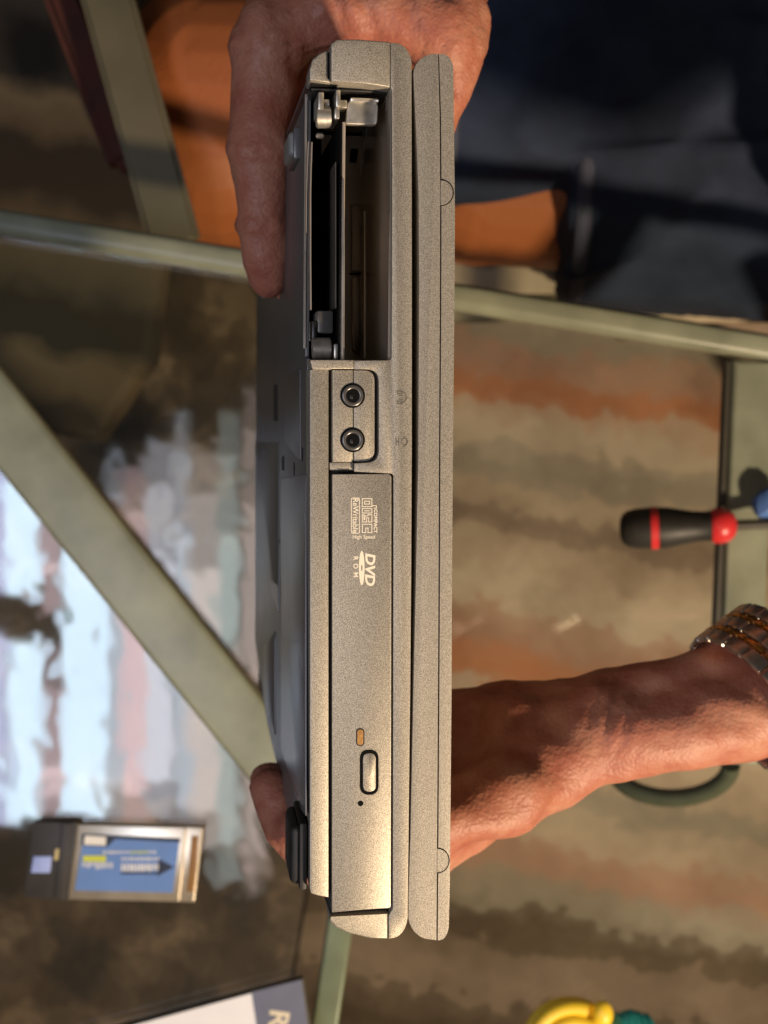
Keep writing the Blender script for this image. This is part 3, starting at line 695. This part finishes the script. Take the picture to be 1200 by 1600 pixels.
def remesh(bm, vox, name, smooth=8):
    me = bpy.data.meshes.new(name); bm.to_mesh(me); bm.free()
    o = bpy.data.objects.new(name, me); C.objects.link(o)
    md = o.modifiers.new('r', 'REMESH'); md.mode = 'VOXEL'; md.voxel_size = vox
    ms = o.modifiers.new('s', 'SMOOTH'); ms.factor = .5; ms.iterations = smooth
    dg = bpy.context.evaluated_depsgraph_get(); out = bpy.data.meshes.new_from_object(o.evaluated_get(dg))
    bpy.data.objects.remove(o); bpy.data.meshes.remove(me)
    out.name = name
    for p in out.polygons: p.use_smooth = True
    return out
def displace(me, fn):
    n = len(me.vertices); co = np.empty(n * 3); me.vertices.foreach_get('co', co); nr = np.empty(n * 3); me.vertices.foreach_get('normal', nr)
    co = co.reshape(-1, 3); nr = nr.reshape(-1, 3)
    d = fn(co); me.vertices.foreach_set('co', (co + nr * d[:, None]).ravel()); me.update()

bm = bmesh.new()
# --- right hand (top of the picture): index along the underside, web over the top end, thumb behind the lid
k = .5 / PXR
wristR = P(640, -230, .56)
idx = [(P(470, -20, .515), .016), (P(424, 62, .492), .0145), (P(405, 170, .492), .0115), (P(404, 238, .490), .0112), (P(408, 340, .495), .0092), (P(416, 400, .500), .0088), (P(421, 438, .503), .0072)]
chain(bm, idx)
for j, dd in ((1, .022), (2, .044), (3, .064)):
    chain(bm, [(p + Vector((.006 * j, (-.004 if i > 3 else 0) * (j - 1), -dd)), r * (1 - .04 * j)) for i, (p, r) in enumerate(idx)])
palm = [P(470, -20, .515), P(555, -60, .51), P(640, -60, .505), P(700, -30, .50)]
for i, p in enumerate(palm):
    chain(bm, [(p, .0165), ((p + wristR) / 2 + Vector((0, 0, -.008)), .020), (wristR, .026)])
for dd in (.03, .055):
    chain(bm, [(P(480, -10, .515) + Vector((0, 0, -dd)), .016), (P(600, -150, .55) + Vector((0, 0, -dd * .5)), .022), (wristR, .028)])
# web between index knuckle and thumb
chain(bm, [(P(424, 58, .495), .0125), (P(480, 30, .492), .0125), (P(545, 18, .490), .0120), (P(620, 22, .490), .0125), (P(690, 48, .492), .0135)])
chain(bm, [(P(455, 20, .497), .0150), (P(540, -20, .500), .0160), (P(640, -20, .500), .0170), (P(706, 30, .498), .0150)])
thumbR = [(P(690, -60, .51), .020), (P(702, 30, .498), .0145), (P(700, 95, .495), .0125), (P(678, 170, .500), .0105), (P(662, 240, .505), .0085)]
chain(bm, thumbR)
elbowR = Vector((.235, .47, .96)); shR = Vector((.53, .47, 1.06))
chain(bm, [(wristR, .029), ((wristR * .45 + elbowR * .55), .040), (elbowR, .042), ((elbowR + shR) / 2, .047), (shR, .058)])
# --- left hand (lower right): palm against the lid, fingers round the bottom end
wl = P(955, 1136, .535)
fm = [(P(770, 1220, .53), .0155), (P(640, 1345, .515), .0115), (P(520, 1360, .508), .0105), (P(445, 1292, .506), .0090), (P(420, 1230, .512), .0078)]
fr_ = [(P(772, 1240, .545), .0150), (P(650, 1350, .535), .0112), (P(520, 1348, .532), .0104), (P(440, 1272, .532), .0090), (P(424, 1222, .540), .0078)]
fi = [(P(800, 1235, .515), .0150), (P(690, 1285, .505), .0125), (P(600, 1325, .500), .0105), (P(520, 1330, .500), .0092), (P(462, 1300, .498), .0080)]
fl_ = [(P(785, 1210, .560), .0140), (P(665, 1300, .565), .0105), (P(560, 1330, .565), .0092), (P(480, 1290, .565), .0082), (P(445, 1240, .57), .0070)]
for f in (fi, fm, fr_, fl_): chain(bm, f)
# hand body: several tapering rays from knuckles to the wrist, thumb side higher up in the picture
for p, r in ((P(790, 1240, .522), .0165), (P(775, 1215, .535), .018), (P(770, 1185, .548), .017), (P(790, 1165, .560), .015), (P(800, 1140, .535), .014)):
    q = P(880, 1178, .535)
    chain(bm, [(p, r), (q + (p - q) * .45, r * 1.05), (wl + (p - wl) * .18, .0165), (wl, .0175)])
thl = [(P(900, 1120, .545), .016), (P(800, 1112, .553), .0135), (P(730, 1124, .558), .0125), (P(655, 1110, .560), .0105), (P(600, 1100, .560), .0085)]
chain(bm, thl)
chain(bm, [(P(960, 1092, .535), .0085), (P(930, 1096, .530), .0085)])
chain(bm, [(P(890, 1150, .545), .017), (P(780, 1150, .548), .0165), (P(690, 1180, .545), .015)])
chain(bm, [(P(890, 1120, .548), .015), (P(780, 1125, .552), .0145), (P(690, 1130, .550), .014)])
elbowL = Vector((.345, -.055, .985)); shL = Vector((.53, .07, 1.06))
ax = [(wl, 0)]
for off, rr_ in ((Vector((0, .007, -.010)), .0160), (Vector((0, -.0045, .003)), .0168)):
    chain(bm, [(wl + off, rr_), (P(1060, 1122, .535) + off, rr_), (P(1180, 1090, .545) + off * 1.2, rr_ * 1.06), (P(1330, 1040, .57) + off * 1.4, rr_ * 1.45), (elbowL, .040)])
chain(bm, [(elbowL, .042), ((elbowL + shL) / 2, .047), (shL, .058)])
# --- torso, neck stump, legs
chain(bm, [(Vector((.44, .27, .53)), .135), (Vector((.42, .28, .72)), .130), (Vector((.50, .27, .94)), .150), (Vector((.54, .27, 1.06)), .085), (Vector((.53, .27, 1.15)), .058)])
chain(bm, [(shR, .06), (Vector((.53, .27, 1.05)), .09), (shL, .06)])
hipR = Vector((.42, .375, .53)); kneeR = Vector((-.135, .310, .535)); ankR = Vector((.06, .25, .09))
hipL = Vector((.42, .262, .53)); kneeL = Vector((.085, .272, .50)); ankL = Vector((.07, .29, .09))
chain(bm, [(hipR, .095), ((hipR + kneeR) / 2, .082), (kneeR + Vector((.07, 0.02, .0)), .090), (kneeR + Vector((0, .03, -.01)), .082), (kneeR + Vector((.005, -.02, -.02)), .074), (kneeR + (ankR - kneeR) * .3, .066), (ankR, .036), (ankR + Vector((-.17, .0, -.055)), .030)])
chain(bm, [(hipL, .095), ((hipL + kneeL) / 2, .080), (kneeL, .068), (kneeL + (ankL - kneeL) * .3, .058), (ankL, .036), (ankL + Vector((-.17, .0, -.055)), .030)])
me = remesh(bm, .0022, 'person', 7)
def lumps(co):
    out = np.zeros(len(co))
    near = np.where((co[:, 2] > .99) & (co[:, 0] < .3))[0]
    for i in near:
        x, y, z = co[i]
        v = mnoise.noise((x * 40, y * 40, z * 40)) * .0013 + mnoise.noise((x * 130, y * 130, z * 130)) * .00055
        if x < .11 and y > .06:      # knuckle folds of the index finger and skin lines over the web of the hand
            w0 = 800 - y * PXR / (CAM_H - z); u0 = 600 + x * PXR / (CAM_H - z)
            for kv, kh in ((236, 26), (352, 18), (70, 34)):
                g = max(0, 1 - abs(w0 - kv) / kh)
                v += g * (.0016 - .0019 * max(0, math.sin((w0 + .3 * u0) / 2.1)) ** 2)
            if w0 < 150: v -= .0014 * max(0, mnoise.noise((x * 190 + y * 60, y * 45, z * 60))) * 2
        elif y < -.03:               # tendons running along the forearm
            t_ = mnoise.noise((x * 9, (y + .32 * x) * 95, z * 60)); v += .0017 * t_
        # creases across the wrist, running along the picture's vertical, tight together near the thumb base
        u = 600 + x * PXR / (CAM_H - z); w_ = 800 - y * PXR / (CAM_H - z)
        if 900 < u < 1010 and w_ > 1000:
            v += -.0024 * max(0, math.sin((u + .35 * (w_ - 1100)) / 4.6)) ** 2 * max(0, 1 - abs(u - 955) / 55) * max(0, 1 - abs(w_ - 1120) / 70)
        out[i] = v
    return out
displace(me, lumps)
person = obj('person', me, M_skin)
tag(person, 'seated person in black shirt and dark denim shorts holding the laptop in both hands', 'person')
# clothes
def cloth_mat(name, col, bump=.0006, bs=900, fold=.004):
    return plain(name, col, rough=.85, var=.25, vscale=25, bump=bump, bscale=bs, spec=.15)
M_shirt = cloth_mat('black_cotton', (.022, .018, .017))
M_denim = cloth_mat('dark_denim', (.028, .038, .066))
M_cuff = cloth_mat('denim_cuff', (.075, .080, .115))
def folds(amp, sc):
    def f(co):
        return np.array([mnoise.noise((x * sc, y * sc * 1.6, z * sc)) * amp + (1 - abs(mnoise.noise((x * sc * .8 + 7, y * sc * 2.2, z * sc)))) ** 4 * amp * 1.3 for x, y, z in co])
    return f
bm = bmesh.new()
hemR = Vector((.035, .362, .54)); hemL = Vector((.150, .270, .51))
chain(bm, [(hipR + Vector((.03, 0, .01)), .118), ((hipR + hemR) / 2 + Vector((0, -.01, .005)), .108), (hemR + Vector((0, -.012, 0)), .108)], flat=True)
chain(bm, [(hipL + Vector((.03, 0, .01)), .110), ((hipL + hemL) / 2, .098), (hemL, .096)], flat=True)
ball(bm, hipR, .115); ball(bm, hipL, .108); ball(bm, Vector((.46, .27, .55)), .15)
me = remesh(bm, .006, 'shorts', 4); displace(me, folds(.008, 11))
put_parent(obj('shorts', me, M_denim), person)
for hem, rad, ax_ in ((hemR + Vector((0, -.012, 0)), .108, (hipR - hemR)), (hemL, .096, (hipL - hemL))):
    a_ = ax_.normalized(); c_ = hem + a_ * .008
    s_ = a_.cross(Vector((0, 0, 1))).normalized(); q_ = s_.cross(a_)
    put_parent(obj('cuff', mesh_of(tube_bm([c_ + (s_ * math.cos(t) + q_ * math.sin(t)) * rad for t in [2 * math.pi * i / 40 for i in range(40)]], .0075, n=10, closed=True), 'cuff'), M_cuff), person)
bm = bmesh.new()
chain(bm, [(Vector((.46, .27, .60)), .155), (Vector((.425, .285, .72)), .152), (Vector((.50, .27, .94)), .168), (Vector((.54, .27, 1.05)), .10)])
chain(bm, [(shR, .075), (Vector((.53, .27, 1.04)), .11), (shL, .075)])
chain(bm, [(shR, .075), (shR * .45 + elbowR * .55, .068)]); chain(bm, [(shL, .075), (shL * .45 + elbowL * .55, .068)])
me = remesh(bm, .007, 'shirt', 4); displace(me, folds(.010, 9))
put_parent(obj('shirt', me, M_shirt), person)

# ------------------------------------------------------------------ wristwatch bracelet
M_wst = plain('watch_steel', (.55, .50, .45), rough=.3, metal=.95, var=.12, vscale=500)
M_wgo = plain('watch_gold', (.62, .33, .10), rough=.22, metal=.95, var=.12, vscale=500)
wc = P(1214, 1092, .538); wax = Vector((.80, .54, -.20)).normalized()
watch = empty('wristwatch', wc)
tag(watch, 'steel and gold link bracelet of a wristwatch on the wrist at right edge', 'watch')
wq = wax.to_track_quat('Z', 'Y')
WR, NR = .0362, 22
cols = [(-.0090, .0064, M_wst, 'steel_link'), (-.0044, .0026, M_wgo, 'gold_link'), (0.0, .0060, M_wst, 'steel_link'), (.0044, .0026, M_wgo, 'gold_link'), (.0090, .0064, M_wst, 'steel_link')]
lens_ = 2 * math.pi * WR / NR
shared = {}
for ci, (off, wd, mt, nm) in enumerate(cols):
    key_ = (wd, nm)
    if key_ not in shared:
        shared[key_] = mesh_of(box_bm(0, 0, 0, .0026 if mt is M_wst else .0031, lens_ * .90, wd * .92, .0007, 2), nm); shared[key_].materials.append(mt)
    for kx in range(NR):
        a = 2 * math.pi * (kx + (.5 if ci in (1, 3) else 0)) / NR
        o = bpy.data.objects.new(nm, shared[key_]); C.objects.link(o); o.parent = watch
        Mx = wq.to_matrix().to_4x4() @ Matrix.Rotation(a, 4, 'Z') @ Matrix.Translation((WR * (1.0 if True else 1), 0, off))
        o.matrix_basis = Mx

# ------------------------------------------------------------------ screwdriver
M_sbl = plain('black_grip_rubber', (.020, .019, .017), rough=.5, var=.2, vscale=120)
M_sred = plain('red_plastic', (.62, .030, .035), rough=.35, var=.08)
sd0 = P(968, 827, TD - .0135); sd1 = P(1192, 819, TD - .0285); sax = (sd1 - sd0).normalized(); kp = (TD - .013) / PXR
sdr = empty('screwdriver', (sd0.x, sd0.y, .72)); tag(sdr, 'black and red handled screwdriver lying on the glass table', 'screwdriver')
def spart(name, prof, mat): return put_parent(obj(name, mesh_of(lathe_bm(sd0, sax, [(t * kp, r * kp) for t, r in prof]), name), mat), sdr)
spart('handle_cap', [(0, 1), (1, 14), (5, 23), (12, 28), (24, 31), (48, 32.5)], M_sbl)
spart('red_ring', [(47.5, 31.5), (48, 33.2), (59, 33), (60, 31)], M_sred)
spart('grip', [(59.5, 31), (60, 32.4), (75, 31.5), (95, 27.5), (115, 24), (130, 23), (140, 24)], M_sbl)
spart('collar', [(138, 20), (140, 24.5), (146, 27.5), (156, 27.5), (166, 25), (174, 18), (178, 9)], M_sred)
spart('shaft', [(176, 8), (214, 7.6), (262, 7.2)], M_sdark)
spart('red_inlay', [(70, 24), (90, 22), (120, 18)], M_sred)

# ------------------------------------------------------------------ wireless PC card
M_cfr = plain('card_steel', (.60, .53, .42), rough=.30, metal=.7, var=.1)
M_cbl = plain('card_plastic', (.035, .031, .027), rough=.5)
M_clb = plain('blue_label', (.115, .225, .52), rough=.5, var=.06)
M_wht = plain('white_print', (.75, .74, .70), rough=.6, var=.05)
M_yel = plain('lime_print', (.55, .60, .06), rough=.6, var=.05)
M_navy = plain('navy_print', (.012, .020, .05), rough=.5)
card = empty('pc_card', T(200, 1345)); tag(card, 'wireless plug-in computer card with blue label lying on the glass', 'computer card')
def kpart(name, pts, z0, z1, mat, bev=.0004):
    ps = [T(u, v, z1 - .72) for u, v in rpoly(pts, 4)]
    return put_parent(obj(name, mesh_of(prism_bm([(p.x, p.y) for p in ps], z0, z1, ((ALL, bev, 2),) if bev else ()), name), mat), card)
kpart('antenna_housing', [(50, 1284, 8), (122, 1284, 3), (108, 1409, 3), (36, 1402, 10)], .7205, .7285, M_cbl, .0012)
kpart('housing_ridge', [(96, 1286), (112, 1287), (100, 1406), (84, 1403)], .7285, .7293, M_cbl, .0003)
kpart('card_body', [(116, 1288, 2), (317, 1293, 3), (303, 1410, 3), (103, 1405, 2)], .7208, .7252, M_cfr, .0006)
kpart('raised_frame', [(118, 1289, 2), (292, 1293, 5), (280, 1409, 3), (105, 1404, 2)], .7252, .7262, M_cfr, .0005)
kpart('connector', [(299, 1306), (310, 1306), (304, 1394), (292, 1393)], .7252, .7258, plain('brown_connector', (.24, .12, .03), .5), .0002)
lab = kpart('label', [(131, 1304), (281, 1311), (270, 1395), (117, 1391)], .7262, .7265, M_clb, 0)
def kprint(name, pts, mat): return kpart(name, pts, .7265, .7267, mat, 0)
kprint('print_band', [(128, 1303), (282, 1310), (281, 1316), (180, 1311), (168, 1323), (127, 1321)], M_navy)
kprint('print_logo', [(133, 1305.5), (166, 1307.5), (165, 1321), (131, 1319.5)], M_wht).location.z += .0002
kprint('print_block', [(130, 1337), (166, 1337), (165, 1347), (129, 1346)], M_yel)
rnd = random.Random(3)
x = 129.0
while x < 176:
    h = rnd.uniform(5, 11); kprint('print_stroke', [(x, 1347.5), (x + 2.2, 1347.5), (x + 1.6, 1347.5 + h), (x - .6, 1347.5 + h)], M_wht); x += rnd.uniform(3.4, 5.5)
x = 161.0
while x < 246:
    h = rnd.uniform(2, 4); kprint('print_stroke', [(x, 1330), (x + 4, 1330.2), (x + 4, 1330 + h), (x, 1330 + h)], M_yel if 200 < x < 228 else M_wht); x += rnd.uniform(5, 7)
x = 190.0
while x < 246:
    h = rnd.uniform(9, 12); kprint('print_stroke', [(x, 1350), (x + 3.2, 1350), (x + 3.0, 1350 + h), (x - .2, 1350 + h)], M_wht)
    kprint('print_stroke', [(x, 1340), (x + 3, 1340), (x + 3, 1344), (x, 1344)], M_wht); x += rnd.uniform(4.6, 6)
kprint('print_arrow', [(248, 1342), (272, 1355), (246, 1369)], M_navy)
kprint('print_shade', [(190, 1362), (246, 1363), (246, 1366), (188, 1366)], M_navy)
hs = kpart('status_window', [(52, 1338), (81, 1338), (78, 1364), (48, 1364)], .7285, .7291, plain('pale_blue_window', (.33, .42, .80), .4), .0003)
kpart('status_light', [(86, 1326), (92, 1326), (90, 1344), (84, 1344)], .7293, .7298, plain('gold_dot', (.5, .42, .2), .4), .0002)

# ------------------------------------------------------------------ booklet, bottom left
M_bwh = plain('white_paper', (.74, .75, .80), rough=.55, var=.03)
M_bgr = plain('slate_band', (.125, .140, .205), rough=.45, var=.06)
bk = empty('booklet', T(300, 1640)); tag(bk, 'white booklet with slate blue band and pale letter at bottom edge', 'booklet')
def bpart(name, pts, z0, z1, mat, bev=.0003):
    ps = [T(u, v, z1 - .72) for u, v in rpoly(pts, 4)]
    return put_parent(obj(name, mesh_of(prism_bm([(p.x, p.y) for p in ps], z0, z1, ((ALL, bev, 2),) if bev else ()), name), mat), bk)
bpart('shaded_pages', [(473, 1529, 2), (510, 1800), (60, 1900), (10, 1654)], .7205, .7285, M_sdark, .0004)  # dark colour stands for the shadow along the booklet's edge
bpart('cover', [(471, 1531, 2), (508, 1798), (62, 1898), (12, 1656)], .7285, .7290, M_bwh, 0)
bpart('cover_band', [(471, 1531, 2), (508, 1798), (433, 1816), (393, 1550.5)], .7290, .7293, M_bgr, 0)
me = text_mesh('R', .0180, .00045, 0, .0001); p = T(434, 1592, .0095)
xform(me, Matrix.Translation(p) @ Matrix.Rotation(R(-98), 4, 'Z') @ Matrix.Diagonal((1.12, 1, 1, 1)))
put_parent(obj('lettering', me, plain('cream_print', (.66, .60, .46), .6, var=.05)), bk)

# ------------------------------------------------------------------ yellow and teal rubber pieces, blue cap
M_ylw = plain('yellow_rubber', (.83, .58, .03), rough=.42, var=.06)
M_tea = plain('teal_rubber', (.012, .19, .165), rough=.45, var=.12)
M_blu = plain('blue_plastic', (.10, .20, .50), rough=.2, var=.3, vscale=60)
yc = P(893, 1640, TD - .012); yr = empty('rubber_coil', (yc.x, yc.y, .72)); tag(yr, 'bright yellow coiled rubber piece with round nub at bottom edge', 'rubber toy')
kk = TD / PXR
put_parent(obj('disc', mesh_of(lathe_bm((yc.x, yc.y, .7205), (0, 0, 1), [(0, 70 * kk), (.004, 76 * kk), (.008, 74 * kk), (.010, 66 * kk), (.0105, 1e-4)], 48), 'disc'), M_ylw), yr)
sp = []
for i in range(90):
    a = i / 89 * 2.6 * 2 * math.pi; r = (66 - i / 89 * 56) * kk
    sp.append((yc.x + math.cos(a + 1.2) * r, yc.y + math.sin(a + 1.2) * r, .7315 + i / 89 * .004))
put_parent(obj('coil', mesh_of(tube_bm(sp, .0052, 12), 'coil'), M_ylw), yr)
nb = P(941, 1585, TD - .012); bm = bmesh.new(); ball(bm, nb, 17 * kk, 1, 1.3, .9); put_parent(obj('nub', mesh_of(bm, 'nub', angle=90), M_ylw), yr)
tc_ = P(985, 1628, TD - .010); te = empty('rubber_dome', (tc_.x, tc_.y, .72)); tag(te, 'teal ribbed rubber dome beside the yellow coil', 'rubber toy')
bm = bmesh.new(); ball(bm, Vector((tc_.x, tc_.y, .7295)), 40 * kk, .9, 1.25, .55); put_parent(obj('dome', mesh_of(bm, 'dome', angle=90), M_tea), te)
for i in range(5):
    o_ = (i - 2) * 11 * kk
    put_parent(obj('rib', mesh_of(tube_bm([(tc_.x + o_ + math.sin(t) * .006, tc_.y + math.cos(t) * 47 * kk * (1 - .06 * abs(i - 2)), .7295 + math.sin(t) * 22 * kk) for t in [math.pi * j / 14 for j in range(15)]], .0018, 8), 'rib'), M_tea), te)
bl = P(1203, 790, TD - .0232)
bm = bmesh.new(); bmesh.ops.create_icosphere(bm, subdivisions=2, radius=27 * kk)
for v_ in bm.verts: v_.co *= 1 + .12 * mnoise.noise(v_.co * 120); v_.co.z *= .9
bmesh.ops.translate(bm, vec=bl, verts=bm.verts)
bo = obj('bottle_cap', mesh_of(bm, 'bottle_cap', angle=20), M_blu); tag(bo, 'blue plastic cap at the right edge beyond the screwdriver tip', 'cap')
